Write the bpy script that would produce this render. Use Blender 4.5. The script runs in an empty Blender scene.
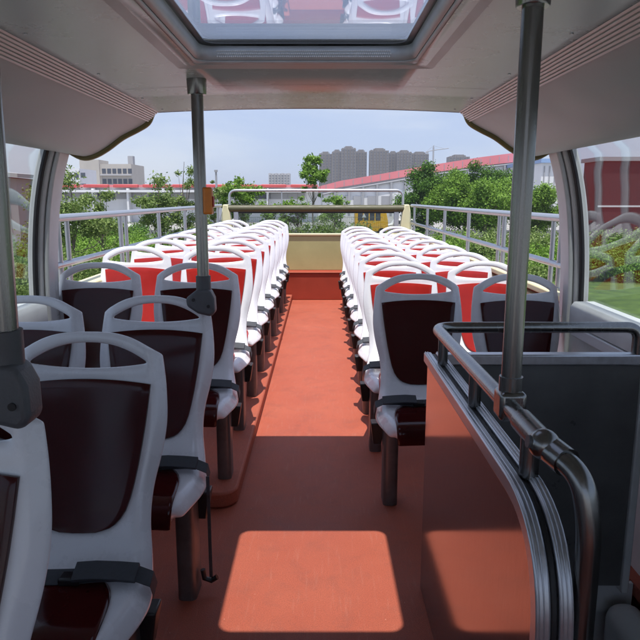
import bpy, bmesh, math, random
import numpy as np
from mathutils import Vector, Matrix
random.seed(7); rng = np.random.default_rng(7)
S = bpy.context.scene; COL = S.collection
R = math.radians
PITCH = R(10.9); EYE = 1.45; CX = -0.055; GZ = -2.4      # bus centre line, road level

def at(px, py, Y):
    """point on the plane at distance Y seen at a place of the 640 px photograph (for laying out far things)"""
    a = (px-320)/640; b = (320-py)/640
    dy = math.cos(PITCH)+b*math.sin(PITCH); dz = -math.sin(PITCH)+b*math.cos(PITCH)
    return Vector((a/dy*Y, Y, EYE+dz/dy*Y))

# ---------------------------------------------------------------- materials
def mat(name, col, rough=.5, metal=0, var=.12, scale=6, bump=0, bscale=60, spec=.5, coat=0, island=0, col2=None, stretch=None, emit=None, rvar=0.1):
    m = bpy.data.materials.new(name); m.use_nodes = True
    nt = m.node_tree; N = nt.nodes; L = nt.links; p = N['Principled BSDF']
    tc = N.new('ShaderNodeTexCoord'); mp = N.new('ShaderNodeMapping'); L.new(tc.outputs['Object'], mp.inputs['Vector'])
    if stretch: mp.inputs['Scale'].default_value = stretch
    n = N.new('ShaderNodeTexNoise'); n.inputs['Scale'].default_value = scale; n.inputs['Detail'].default_value = 6; n.inputs['Roughness'].default_value = .65
    L.new(mp.outputs[0], n.inputs['Vector'])
    mx = N.new('ShaderNodeMix'); mx.data_type = 'RGBA'
    c = Vector(col[:3])
    a = c*(1-var); b = Vector(col2[:3]) if col2 else c*(1+var)
    mx.inputs[6].default_value = (*a, 1); mx.inputs[7].default_value = (*b, 1)
    rmp = N.new('ShaderNodeMapRange'); rmp.inputs[1].default_value = .3; rmp.inputs[2].default_value = .7
    if island:
        g = N.new('ShaderNodeNewGeometry'); ad = N.new('ShaderNodeMath'); ad.operation = 'MULTIPLY_ADD'
        L.new(g.outputs['Random Per Island'], ad.inputs[0]); ad.inputs[1].default_value = island
        sub = N.new('ShaderNodeMath'); sub.operation = 'ADD'; L.new(n.outputs['Fac'], ad.inputs[2])
        L.new(ad.outputs[0], sub.inputs[0]); sub.inputs[1].default_value = -island/2
        L.new(sub.outputs[0], rmp.inputs[0])
    else: L.new(n.outputs['Fac'], rmp.inputs[0])
    L.new(rmp.outputs[0], mx.inputs[0]); L.new(mx.outputs[2], p.inputs['Base Color'])
    p.inputs['Metallic'].default_value = metal; p.inputs['Specular IOR Level'].default_value = spec
    rr = N.new('ShaderNodeMapRange'); L.new(n.outputs['Fac'], rr.inputs[0]); rr.inputs[1].default_value = .3; rr.inputs[2].default_value = .7
    rr.inputs[3].default_value = max(.02, rough-rvar*rough); rr.inputs[4].default_value = min(1, rough+rvar*rough*2)
    L.new(rr.outputs[0], p.inputs['Roughness'])
    p.inputs['Coat Weight'].default_value = coat; p.inputs['Coat Roughness'].default_value = .08
    if bump:
        n2 = N.new('ShaderNodeTexNoise'); n2.inputs['Scale'].default_value = bscale; n2.inputs['Detail'].default_value = 3
        L.new(mp.outputs[0], n2.inputs['Vector'])
        bp = N.new('ShaderNodeBump'); bp.inputs['Strength'].default_value = bump; bp.inputs['Distance'].default_value = .004
        L.new(n2.outputs['Fac'], bp.inputs['Height']); L.new(bp.outputs[0], p.inputs['Normal'])
    m['P'] = 1
    return m

def glass(name, tint=(.9,.93,.93), gain=1.0, base=.05, wob=.05):
    """thin pane: clear tinted transmission with a mirror reflection growing towards grazing view (Schlick)"""
    m = bpy.data.materials.new(name); m.use_nodes = True
    nt = m.node_tree; N = nt.nodes; L = nt.links
    for n in list(N):
        if n.type != 'OUTPUT_MATERIAL': N.remove(n)
    out = [n for n in N if n.type == 'OUTPUT_MATERIAL'][0]
    g = N.new('ShaderNodeNewGeometry'); d = N.new('ShaderNodeVectorMath'); d.operation = 'DOT_PRODUCT'
    L.new(g.outputs['Normal'], d.inputs[0]); L.new(g.outputs['Incoming'], d.inputs[1])
    ab = N.new('ShaderNodeMath'); ab.operation = 'ABSOLUTE'; L.new(d.outputs['Value'], ab.inputs[0])
    s = N.new('ShaderNodeMath'); s.operation = 'SUBTRACT'; s.inputs[0].default_value = 1; L.new(ab.outputs[0], s.inputs[1])
    pw = N.new('ShaderNodeMath'); pw.operation = 'POWER'; L.new(s.outputs[0], pw.inputs[0]); pw.inputs[1].default_value = 5
    ma = N.new('ShaderNodeMath'); ma.operation = 'MULTIPLY_ADD'; ma.use_clamp = True
    L.new(pw.outputs[0], ma.inputs[0]); ma.inputs[1].default_value = gain; ma.inputs[2].default_value = base
    t = N.new('ShaderNodeBsdfTransparent'); t.inputs[0].default_value = (*tint, 1)
    gl = N.new('ShaderNodeBsdfGlossy'); gl.inputs['Roughness'].default_value = .01
    nz = N.new('ShaderNodeTexNoise'); nz.inputs['Scale'].default_value = 3.0; nz.inputs['Detail'].default_value = 1
    tc = N.new('ShaderNodeTexCoord'); L.new(tc.outputs['Object'], nz.inputs['Vector'])
    bp = N.new('ShaderNodeBump'); bp.inputs['Strength'].default_value = wob; bp.inputs['Distance'].default_value = .004
    L.new(nz.outputs['Fac'], bp.inputs['Height']); L.new(bp.outputs[0], gl.inputs['Normal'])
    mx = N.new('ShaderNodeMixShader'); L.new(ma.outputs[0], mx.inputs[0]); L.new(t.outputs[0], mx.inputs[1]); L.new(gl.outputs[0], mx.inputs[2])
    L.new(mx.outputs[0], out.inputs['Surface'])
    return m

M = dict(
 shell = mat('seat_white_plastic', (.80,.81,.85), .24, var=.035, scale=7, rvar=.35, coat=.55),
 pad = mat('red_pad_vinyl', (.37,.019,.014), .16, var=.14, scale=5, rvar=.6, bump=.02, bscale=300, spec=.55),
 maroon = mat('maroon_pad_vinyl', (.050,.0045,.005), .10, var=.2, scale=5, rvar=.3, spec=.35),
 belt = mat('belt_webbing', (.045,.05,.06), .6, var=.2, scale=80, bump=.5, bscale=400),
 buckle = mat('buckle_black', (.012,.012,.014), .35),
 leg = mat('leg_steel', (.16,.15,.15), .42, metal=.6, var=.2, scale=14),
 floor = mat('red_rubber_floor', (.37,.079,.040), .6, var=.03, scale=2.2, bump=.35, bscale=220, rvar=.08, col2=(.40,.094,.050)),
 step = mat('red_rubber_step', (.33,.042,.018), .6, var=.10, scale=5, bump=.3, bscale=200),
 ceil = mat('ceiling_panel', (.49,.55,.55), .27, var=.015, scale=3, rvar=.02),
 cove = mat('cove_panel', (.43,.485,.49), .42, var=.05, scale=4),
 bezel = mat('hatch_bezel', (.43,.455,.45), .36, var=.06, scale=7),
 hatch = mat('hatch_frame_plastic', (.56,.61,.65), .4, var=.08, scale=9),
 frit = mat('frit', (.05,.055,.065), .3),
 rubber = mat('black_rubber', (.015,.015,.016), .5),
 trim = mat('aluminium_trim', (.78,.79,.80), .34, metal=.1, var=.06, scale=30, stretch=(1,.05,1)),
 alu = mat('brushed_aluminium', (.56,.57,.60), .34, metal=.85, var=.10, scale=40, stretch=(1,.08,1)),
 darksteel = mat('stainless_tube', (.25,.25,.245), .24, metal=1.0, var=.14, scale=20, stretch=(4,4,.3)),
 railsteel = mat('rail_steel', (.50,.52,.54), .3, metal=.7, var=.02, rvar=0, scale=15),
 bracket = mat('bracket_plastic', (.085,.09,.10), .45, bump=.2, bscale=200),
 olive = mat('olive_trim', (.20,.18,.065), .38, var=.12, scale=12),
 beam = mat('olive_beam', (.075,.07,.03), .5, var=.15, scale=9),
 cream = mat('cream_paint', (.42,.41,.19), .42, var=.08, scale=3),
 cream2 = mat('pale_cream_paint', (.72,.68,.42), .4, var=.05, scale=4),
 pillar = mat('pillar_grey', (.64,.65,.64), .38, var=.08, scale=6),
 wall = mat('wall_panel_grey', (.50,.51,.51), .5, var=.08, scale=5),
 tan = mat('tan_panel', (.50,.40,.26), .5, var=.1, scale=4),
 dark = mat('dark_partition', (.115,.115,.112), .36, var=.25, scale=3, rvar=.4),
 sheet = mat('brushed_sheet', (.26,.23,.23), .10, metal=.95, var=.28, scale=30, stretch=(20,20,.5), rvar=.25),
 buttono = mat('orange_button', (.75,.22,.015), .3, var=.15, scale=20),
 body = mat('bus_body_paint', (.60,.05,.03), .3),
 ground = mat('paving', (.30,.29,.27), .85, var=.2, scale=.3),
 asphalt = mat('asphalt', (.055,.055,.058), .85, var=.25, scale=.8),
 grass = mat('grass', (.06,.115,.022), .8, var=.35, scale=1.2, col2=(.12,.19,.035)),
 bark = mat('bark', (.16,.13,.10), .85, var=.3, scale=8),
 wht = mat('white_wall', (.72,.73,.74), .6, var=.06, scale=.15),
 pink = mat('pink_roof', (.72,.22,.24), .55, var=.10, scale=.1),
 redb = mat('red_band', (.50,.07,.07), .5, var=.10, scale=.2),
 grayb = mat('grey_wall', (.33,.335,.35), .7, var=.10, scale=.2),
 tower = mat('tower_concrete', (.20,.18,.165), .8, var=.12, scale=.05),
 tower2 = mat('tower_pale', (.46,.46,.47), .8, var=.08, scale=.05),
 win = mat('window_dark', (.06,.07,.09), .15, var=.2, scale=.3),
 beige = mat('beige_wall', (.46,.43,.38), .75, var=.1, scale=.2),
 padreflect = mat('pad_reflection_maroon', (.05,.018,.021), .6, var=.15, scale=.3),  # colour of the seat pads' reflection, put on a block outside
 yellow = mat('yellow_paint', (.90,.50,.02), .35),
 tyre = mat('tyre', (.02,.02,.02), .8),
 fence = mat('green_fence', (.03,.09,.05), .5),
 line = mat('white_paint', (.75,.75,.73), .6, var=.1),
 blue = mat('blue_panel', (.25,.38,.60), .5),
)
def worn(m, dots=420, dotcol=(.75,.45,.35), scuff=.16):
    nt = m.node_tree; N = nt.nodes; L = nt.links; p = N['Principled BSDF']; src = p.inputs['Base Color'].links[0].from_socket
    tc = [n for n in N if n.type == 'TEX_COORD'][0]
    a = N.new('ShaderNodeTexNoise'); a.inputs['Scale'].default_value = 7; a.inputs['Detail'].default_value = 9; a.inputs['Roughness'].default_value = .75; a.inputs['Distortion'].default_value = .6
    L.new(tc.outputs['Object'], a.inputs['Vector'])
    ra = N.new('ShaderNodeMapRange'); ra.inputs[1].default_value = .48; ra.inputs[2].default_value = .72; ra.inputs[3].default_value = 0; ra.inputs[4].default_value = scuff*1.6; L.new(a.outputs['Fac'], ra.inputs[0])
    m1 = N.new('ShaderNodeMix'); m1.data_type = 'RGBA'; L.new(ra.outputs[0], m1.inputs[0]); L.new(src, m1.inputs[6]); m1.inputs[7].default_value = (.10,.055,.045,1)
    mp = N.new('ShaderNodeMapping'); mp.inputs['Scale'].default_value = (14, 1.2, 5); L.new(tc.outputs['Object'], mp.inputs['Vector'])
    b = N.new('ShaderNodeTexNoise'); b.inputs['Scale'].default_value = 5; b.inputs['Detail'].default_value = 8; L.new(mp.outputs[0], b.inputs['Vector'])
    rb = N.new('ShaderNodeMapRange'); rb.inputs[1].default_value = .58; rb.inputs[2].default_value = .70; rb.inputs[4].default_value = scuff*.45; L.new(b.outputs['Fac'], rb.inputs[0])
    m2 = N.new('ShaderNodeMix'); m2.data_type = 'RGBA'; L.new(rb.outputs[0], m2.inputs[0]); L.new(m1.outputs[2], m2.inputs[6]); m2.inputs[7].default_value = (.62,.36,.28,1)
    v = N.new('ShaderNodeTexVoronoi'); v.inputs['Scale'].default_value = 42; L.new(tc.outputs['Object'], v.inputs['Vector'])
    rv = N.new('ShaderNodeMapRange'); rv.inputs[1].default_value = .045; rv.inputs[2].default_value = .075; rv.inputs[3].default_value = .75; rv.inputs[4].default_value = 0; L.new(v.outputs['Distance'], rv.inputs[0])
    wn = N.new('ShaderNodeMath'); wn.operation = 'GREATER_THAN'; wn.inputs[1].default_value = .80; L.new(v.outputs['Color'], wn.inputs[0])
    mu = N.new('ShaderNodeMath'); mu.operation = 'MULTIPLY'; L.new(rv.outputs[0], mu.inputs[0]); L.new(wn.outputs[0], mu.inputs[1])
    m3 = N.new('ShaderNodeMix'); m3.data_type = 'RGBA'; L.new(mu.outputs[0], m3.inputs[0]); L.new(m2.outputs[2], m3.inputs[6]); m3.inputs[7].default_value = (*dotcol, 1)
    f = N.new('ShaderNodeTexNoise'); f.inputs['Scale'].default_value = 260; f.inputs['Detail'].default_value = 2; L.new(tc.outputs['Object'], f.inputs['Vector'])
    rf = N.new('ShaderNodeMapRange'); rf.inputs[1].default_value = .35; rf.inputs[2].default_value = .65; rf.inputs[3].default_value = .82; rf.inputs[4].default_value = 1.16; L.new(f.outputs['Fac'], rf.inputs[0])
    vm = N.new('ShaderNodeVectorMath'); vm.operation = 'SCALE'; L.new(m3.outputs[2], vm.inputs[0]); L.new(rf.outputs[0], vm.inputs['Scale'])
    L.new(vm.outputs[0], p.inputs['Base Color'])
worn(M['floor'])
def leafmat(name, c1, c2, isl=.9):
    m = mat(name, c1, .55, var=0, col2=c2, scale=.7, island=isl, spec=.3)
    p = m.node_tree.nodes['Principled BSDF']
    p.inputs['Subsurface Weight'].default_value = 0
    N = m.node_tree.nodes; L = m.node_tree.links
    tr = N.new('ShaderNodeBsdfTranslucent'); mx = N.new('ShaderNodeMixShader'); mx.inputs[0].default_value = .35
    src = p.inputs['Base Color'].links[0].from_socket; L.new(src, tr.inputs[0])
    out = [n for n in N if n.type == 'OUTPUT_MATERIAL'][0]
    L.new(p.outputs[0], mx.inputs[1]); L.new(tr.outputs[0], mx.inputs[2]); L.new(mx.outputs[0], out.inputs[0])
    return m
M['leafdark'] = leafmat('leaf_dark', (.04,.10,.012), (.13,.27,.03))
M['leafmid'] = leafmat('leaf_mid', (.10,.20,.018), (.25,.42,.06))
M['leafpale'] = leafmat('leaf_pale', (.10,.17,.03), (.28,.37,.11))
M['skyglass'] = glass('skylight_glass', (.97,.98,.99), 1.3, .03)
M['frontglass'] = glass('front_glass', (.96,.97,.97), .75, .03)
M['sideglass'] = glass('side_glass', (.86,.89,.89), .75, .045, wob=.01)
M['rearglass'] = glass('rear_glass', (.80,.83,.83), .8, .04)

# ---------------------------------------------------------------- mesh helpers
class MB:
    def __init__(s): s.v = []; s.f = []
    def add(s, vs, fs):
        o = len(s.v); s.v += [tuple(v) for v in vs]; s.f += [tuple(i+o for i in f) for f in fs]; return s
    def box(s, x0, x1, y0, y1, z0, z1, mtx=None):
        vs = [Vector(p) for p in ((x0,y0,z0),(x1,y0,z0),(x1,y1,z0),(x0,y1,z0),(x0,y0,z1),(x1,y0,z1),(x1,y1,z1),(x0,y1,z1))]
        if mtx: vs = [mtx@v for v in vs]
        return s.add(vs, [(0,3,2,1),(4,5,6,7),(0,1,5,4),(1,2,6,5),(2,3,7,6),(3,0,4,7)])
    def tube(s, pts, r, seg=12, caps=True, flat=1.0):
        pts = [Vector(p) for p in pts]; n = len(pts); rs = r if isinstance(r, (list, tuple)) else [r]*n
        t0 = (pts[1]-pts[0]).normalized(); u = t0.orthogonal().normalized(); rings = []
        for i, p in enumerate(pts):
            t = (pts[min(i+1,n-1)]-pts[max(i-1,0)]).normalized()
            u = (u-t*u.dot(t)).normalized(); w = t.cross(u)
            rings.append([p+(u*math.cos(a)+w*math.sin(a)*flat)*rs[i] for a in [2*math.pi*k/seg for k in range(seg)]])
        vs = [v for q in rings for v in q]; fs = []
        for i in range(n-1):
            for k in range(seg):
                a = i*seg+k; b = i*seg+(k+1)%seg
                fs.append((a, b, b+seg, a+seg))
        if caps: fs.append(tuple(range(seg))[::-1]); fs.append(tuple((n-1)*seg+k for k in range(seg)))
        return s.add(vs, fs)
    def extr(s, poly, a, b, axis='Y'):
        """extrude a closed 2-D polygon; axis Y: poly=(x,z); axis X: poly=(y,z); axis Z: poly=(x,y)"""
        def P(p, t): return {'Y': (p[0], t, p[1]), 'X': (t, p[0], p[1]), 'Z': (p[0], p[1], t)}[axis]
        n = len(poly); vs = [P(p, a) for p in poly]+[P(p, b) for p in poly]
        fs = [tuple(range(n)), tuple(range(2*n-1, n-1, -1))]+[(i, i+n, (i+1)%n+n, (i+1)%n) for i in range(n)]
        return s.add(vs, fs)
    def obj(s, name, m, parent=None, smooth=False, bevel=0, bseg=2, autosm=True):
        me = bpy.data.meshes.new(name); me.from_pydata(s.v, [], s.f); me.update()
        bm = bmesh.new(); bm.from_mesh(me)
        if len(bm.faces) < 60000: bmesh.ops.recalc_face_normals(bm, faces=bm.faces)
        bm.to_mesh(me); bm.free()
        me.materials.append(m if not isinstance(m, str) else M[m])
        o = bpy.data.objects.new(name, me); COL.objects.link(o)
        if parent: o.parent = parent
        if bevel:
            b = o.modifiers.new('b', 'BEVEL'); b.width = bevel; b.segments = bseg; b.limit_method = 'ANGLE'; b.angle_limit = R(40)
        if smooth or bevel:
            me.polygons.foreach_set('use_smooth', [True]*len(me.polygons))
            if autosm: me.set_sharp_from_angle(angle=R(38))
        return o
def bake(o):
    dg = bpy.context.evaluated_depsgraph_get(); e = o.evaluated_get(dg)
    me = bpy.data.meshes.new_from_object(e); o.modifiers.clear(); o.data = me; return o
def thing(name, label, cat, loc=(0,0,0), group=None, kind=None):
    o = bpy.data.objects.new(name, None); o.empty_display_size = .1; COL.objects.link(o); o.location = loc
    tag(o, label, cat, group, kind); return o
def tag(o, label=None, cat=None, group=None, kind=None):
    if label: o['label'] = label
    if cat: o['category'] = cat
    if group: o['group'] = group
    if kind: o['kind'] = kind
    return o
def fillet(pts, r, n=8):
    pts = [Vector(p) for p in pts]; out = [pts[0]]
    for i in range(1, len(pts)-1):
        a, b, c = pts[i-1], pts[i], pts[i+1]
        d1 = (a-b); d2 = (c-b); rr = min(r, d1.length*.49, d2.length*.49)
        p1 = b+d1.normalized()*rr; p2 = b+d2.normalized()*rr
        for k in range(n+1):
            t = k/n; out.append(p1*(1-t)**2+b*2*t*(1-t)+p2*t*t)
    out.append(pts[-1]); return out
def rrect(x0, x1, y0, y1, r, n=6):
    o = []
    for cx, cy, a0 in ((x1-r,y1-r,0),(x0+r,y1-r,90),(x0+r,y0+r,180),(x1-r,y0+r,270)):
        for k in range(n+1):
            a = R(a0+90*k/n); o.append((cx+r*math.cos(a), cy+r*math.sin(a)))
    return o

# ---------------------------------------------------------------- the seat
CT = [(-.532,.365,.140),(-.530,.405,.165),(-.505,.432,.186),(-.44,.442,.206),(-.37,.446,.224),(-.30,.452,.230),(-.24,.472,.216),(-.195,.505,.203),
      (-.160,.548,.193),(-.130,.605,.190),(-.105,.665,.197),(-.080,.74,.215),(-.057,.82,.226),(-.036,.90,.223),(-.020,.96,.216)]
def catmull(P, sub):
    P = np.array(P); out = []
    Q = np.vstack([2*P[0]-P[1], P, 2*P[-1]-P[-2]])
    for i in range(1, len(Q)-2):
        for k in range(sub):
            t = k/sub; a, b, c, d = Q[i-1], Q[i], Q[i+1], Q[i+2]
            out.append(.5*((2*b)+(-a+c)*t+(2*a-5*b+4*c-d)*t*t+(-a+3*b-3*c+d)*t**3))
    out.append(P[-1]); return np.array(out)
PR = catmull(CT, 3); TN = np.gradient(PR[:, :2], axis=0); TN /= np.linalg.norm(TN, axis=1)[:, None]
NRM = np.stack([-TN[:, 1], TN[:, 0]], 1)        # towards the sitter (front / up)
def back_at(z):
    k = 5*3; zz = PR[k:, 1]
    return (np.interp(z, zz, PR[k:, 0]) if z <= .96 else -.020+(z-.96)*.19), (np.interp(z, zz, PR[k:, 2]) if z <= .96 else .216-(z-.96)*.16)
def bend(u, seat):
    e = max(0, abs(u)-.84)/.16
    return e*(.050 if seat else .030)
def make_seat(side):
    """side=+1: the aisle is on the seat's right in the picture; -1: on its left"""
    t = thing('bus_seat', 'x', 'bus seat')
    mb = MB(); N = 30; rows = []
    us = [math.sin(math.pi/2*(-1+2*i/N))*.35+(-1+2*i/N)*.65 for i in range(N+1)]
    for k in range(len(PR)-1):
        y, z, w = PR[k]; ny, nz = NRM[k]; sf = max(0, min(1, (.56-z)/.10))
        row = []
        for u in us:
            b = (bend(u, True)*sf+bend(u, False)*(1-sf)); dish = -.012*(1-u*u)*(1-sf)
            row.append((u*w, y-ny*b+ny*dish, z-nz*b+nz*dish))
        rows.append(row)
    def top(u, z):
        y, w = back_at(z); b = bend(u, False); return (u*w, y+b*.98+.012*(1-u*u)*.8, z-.15*b)
    zc = lambda u: .965+.016*(min(1, abs(u)/.8))**2
    rows.append([top(u, .945) for u in us])
    rows.append([top(u, zc(u)) for u in us])
    nlow = len(rows)
    zi = lambda u: 1.036-.053*(min(1, abs(u)/.80))**2.4 + (.004 if abs(u) > .8 else 0)
    zo = lambda u: 1.068-.066*abs(u)**3.0
    rows.append([top(u, max(zi(u), zc(u)+.002)) for u in us])
    rows.append([top(u, (max(zi(u), zc(u)+.002)+zo(u))/2) for u in us])
    rows.append([top(u, max(zo(u), zc(u)+.006)) for u in us])
    for r in rows: mb.v += r
    W = N+1
    for j in range(len(rows)-1):
        for i in range(N):
            if j == nlow-1 and abs((us[i]+us[i+1])/2) < .80: continue
            a = j*W+i; mb.f.append((a, a+1, a+W+1, a+W))
    sh = mb.obj('seat_shell', 'shell', t, smooth=True, autosm=False)
    s = sh.modifiers.new('s', 'SOLIDIFY'); s.thickness = .018; s.offset = 0
    ss = sh.modifiers.new('ss', 'SUBSURF'); ss.levels = 1; ss.render_levels = 1
    bake(sh); sh.data.polygons.foreach_set('use_smooth', [True]*len(sh.data.polygons))
    # back pad
    HW = np.array([(.535,.012),(.537,.05),(.545,.083),(.560,.108),(.585,.127),(.63,.143),(.72,.160),(.83,.176),(.925,.186)])
    zs = [.535,.537,.541,.547,.556,.57,.59,.62,.66,.71,.76,.81,.86,.90,.925]
    mb = MB(); n = 14
    for z in zs:
        hw = np.interp(z, HW[:, 0], HW[:, 1])
        for i in range(n+1):
            u = -1+2*i/n; x = u*hw; fr = (z-.535)/(.39); zz = z+.012*(1-u*u)*fr
            y, w = back_at(zz); mb.v.append((x, y+.012*(1-(x/w)**2)*.85-.0135, zz))
    for j in range(len(zs)-1):
        for i in range(n): a = j*(n+1)+i; mb.f.append((a, a+1, a+n+2, a+n+1))
    pd = mb.obj('back_pad', 'pad', t, smooth=True)
    s = pd.modifiers.new('s', 'SOLIDIFY'); s.thickness = .010; s.offset = 0
    bv = pd.modifiers.new('b', 'BEVEL'); bv.width = .003; bv.segments = 2; bv.angle_limit = R(50); bake(pd)
    pd.data.polygons.foreach_set('use_smooth', [True]*len(pd.data.polygons)); pd.data.set_sharp_from_angle(angle=R(60))
    # seat pad
    SP = [(-.262,.470,.01),(-.265,.469,.06),(-.275,.467,.10),(-.30,.463,.13),(-.34,.459,.150),(-.40,.456,.158),(-.46,.455,.162),(-.505,.450,.163),(-.528,.437,.163),(-.537,.415,.162),(-.538,.38,.160),(-.534,.358,.158)]
    mb = MB()
    for y, z, hw in SP:
        for i in range(n+1):
            u = -1+2*i/n; mb.v.append((u*hw, y, z+.004*(1-u*u)))
    for j in range(len(SP)-1):
        for i in range(n): a = j*(n+1)+i; mb.f.append((a, a+1, a+n+2, a+n+1))
    pd = mb.obj('seat_pad', 'pad', t, smooth=True, autosm=False)
    s = pd.modifiers.new('s', 'SOLIDIFY'); s.thickness = .012; s.offset = 0
    ss = pd.modifiers.new('ss', 'SUBSURF'); ss.levels = 1; bake(pd); pd.data.polygons.foreach_set('use_smooth', [True]*len(pd.data.polygons))
    # belt
    def strap(xs, name, th, wd, parent=t, m='belt', off=.012):
        mb = MB(); n = len(xs)
        for x, dy, dz in xs:
            a = R(24)
            for (p, q) in ((-wd/2, 0), (wd/2, 0), (wd/2, th), (-wd/2, th)):
                mb.v.append((x, -.285+dy+p*math.cos(a)-q*math.sin(a), .468+off+dz+p*math.sin(a)+q*math.cos(a)))
        for i in range(n-1):
            for k in range(4): a = i*4+k; b = i*4+(k+1)%4; mb.f.append((a, b, b+4, a+4))
        mb.f += [(3,2,1,0), tuple((n-1)*4+k for k in range(4))]
        return mb.obj(name, m, parent, smooth=True, bevel=.001, bseg=1)
    X = [(-.240,.012,-.05),(-.234,.006,-.014),(-.20,.0,.004),(-.13,-.008,.006),(-.05,-.014,.0),(.03,-.012,.002),(.10,-.006,.006),(.16,-.002,.006),(.20,.0,.004),(.234,.006,-.014),(.240,.012,-.05)]
    b = strap(X, 'seat_belt', .004, .046)
    m0 = -1 if side > 0 else 1
    q = [(side*x, dy-.003, dz+.007) for x, dy, dz in ((.20,.0,.0),(.15,-.004,.006),(.09,-.008,.010),(.04,-.012,.008))]
    strap(q, 'belt_sleeve', .011, .054, b)
    mb = MB(); mb.box(side*.03-.028, side*.03+.028, -.322, -.282, .470, .492); 
    mb.obj('buckle', 'buckle', b, bevel=.006)
    # leg and under frame
    lx = side*.165; mb = MB(); mb.extr(rrect(lx-.034, lx+.034, -.39, -.27, .02, 4), .0, .40, 'Z')
    mb.obj('leg', 'leg', t, smooth=True)
    mb = MB(); mb.box(-.19, .19, -.40, -.36, .375, .41); mb.box(-.19, .19, -.30, -.265, .385, .42)
    mb.obj('under_frame', 'leg', t, bevel=.004)
    mb = MB(); x0 = side*.215
    mb.add([(x0-.04,-.30,.38),(x0+.03,-.30,.38),(x0+.03,-.23,.38),(x0-.04,-.23,.38),(x0-.025,-.29,.27),(x0+.012,-.29,.27),(x0+.012,-.245,.27),(x0-.025,-.245,.27)],
           [(0,1,2,3),(4,7,6,5),(0,4,5,1),(1,5,6,2),(2,6,7,3),(3,7,4,0)])
    mb.obj('belt_retractor', 'buckle', t, bevel=.006)
    return t
def copy_tree(o, parent=None):
    c = o.copy(); COL.objects.link(c); c.parent = parent
    for ch in list(o.children): copy_tree(ch, c)
    return c
ORD = ['first','second','third','fourth','fifth','sixth','seventh','eighth','ninth','tenth','eleventh','twelfth']
protoL = make_seat(+1); protoR = make_seat(-1); used = {}; DK = {}
def put(proto, x, y, z, label, legscale=None, rz=0):
    if proto not in used: o = proto; used[proto] = 1
    else: o = copy_tree(proto)
    o.location = (x, y, z); o.rotation_euler.z = R(rz); o['label'] = label; o['group'] = 'white bus seats in rows'; o['category'] = 'bus seat'
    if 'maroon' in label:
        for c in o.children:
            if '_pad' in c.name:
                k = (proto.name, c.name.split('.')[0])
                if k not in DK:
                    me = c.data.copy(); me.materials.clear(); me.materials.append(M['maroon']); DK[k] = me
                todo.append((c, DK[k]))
    if legscale:
        for c in o.children:
            if c.name.startswith('leg'): c.scale.z = legscale; c.location.z = -(legscale-1)*.40
    return o
PZ = .08; todo = []
rowsL = [(1.0,.085),(1.80,0),(2.49,0),(3.34,.045)]+[(4.02+.655*k, PZ) for k in range(8)]
rowsL_seats = {}
placed = []
for i, (y, z) in enumerate(rowsL):
    for j, x in ((0, -.645), (1, -1.155)):
        x += (-.022, -.020)[i] if i < 2 else 0
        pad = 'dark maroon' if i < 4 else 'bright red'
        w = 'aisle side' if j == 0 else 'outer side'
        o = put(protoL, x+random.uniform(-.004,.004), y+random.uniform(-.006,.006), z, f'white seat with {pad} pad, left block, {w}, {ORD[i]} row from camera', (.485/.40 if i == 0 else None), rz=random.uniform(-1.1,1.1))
for i in range(9):
    for j, x in ((0, .495), (1, .995)):
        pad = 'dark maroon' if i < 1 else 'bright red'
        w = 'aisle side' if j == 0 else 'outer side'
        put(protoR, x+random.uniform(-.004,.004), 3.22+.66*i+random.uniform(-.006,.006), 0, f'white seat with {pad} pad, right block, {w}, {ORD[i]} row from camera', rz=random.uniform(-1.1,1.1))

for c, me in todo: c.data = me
# ---------------------------------------------------------------- the bus
bus = thing('open_top_bus', 'open top double decker bus deck with red floor, grey canopy and cream rear end', 'bus')
XL, XR = CX-1.37, CX+1.37
# floor with the stairwell opening
mb = MB(); SX0, SX1, SY0, SY1 = .43, 1.20, -.20, 2.235
for (a, b, c, d) in ((XL, SX0, -1.6, 9.9), (SX0, SX1, -1.6, SY0), (SX0, SX1, SY1, 9.9), (SX1, XR, -1.6, 9.9)): mb.box(a, b, c, d, -.05, 0)
fl = mb.obj('deck_floor', 'floor', bus)
# platform under the left seats
a0 = [(XL+.002, 2.80)]+[(-.395-.09+.09*math.sin(R(90*k/8)), 2.80+.09-.09*math.cos(R(90*k/8))) for k in range(9)]+[(-.395, 9.04),(XL+.002, 9.04)]
mb = MB(); mb.extr(a0, .001, PZ, 'Z'); pf = mb.obj('seat_platform', 'floor', bus, bevel=.012)
mb = MB(); mb.box(XL+.002, XR-.002, 9.05, 9.9, .001, .385); mb.obj('rear_step', 'step', bus, bevel=.01)
mb = MB(); mb.box(XL+.002, XR-.002, 9.035, 9.075, .386, .400); mb.obj('step_nosing', 'floor', bus, bevel=.004)
mb = MB(); mb.box(CX-1.25, CX+1.25, 9.42, 9.47, .386, .89); mb.obj('rear_panel', 'cream', bus, bevel=.006)
mb = MB(); mb.box(CX-1.25, CX+1.25, 9.40, 9.48, .892, .925); mb.obj('rear_panel_cap', 'cream2', bus, bevel=.008)
mb = MB(); mb.box(CX-1.20, CX+1.20, 9.44, 9.448, .927, 1.235); mb.obj('rear_window', 'rearglass', bus)
mb = MB(); mb.tube([(CX-1.28,9.42,1.285),(CX+1.28,9.42,1.285)], .052, 16, flat=.85); mb.obj('rear_beam', 'beam', bus, smooth=True)
mb = MB(); mb.box(CX-1.22, CX+1.22, 9.425, 9.465, 1.215, 1.236); mb.obj('window_gasket', 'rubber', bus)
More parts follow.
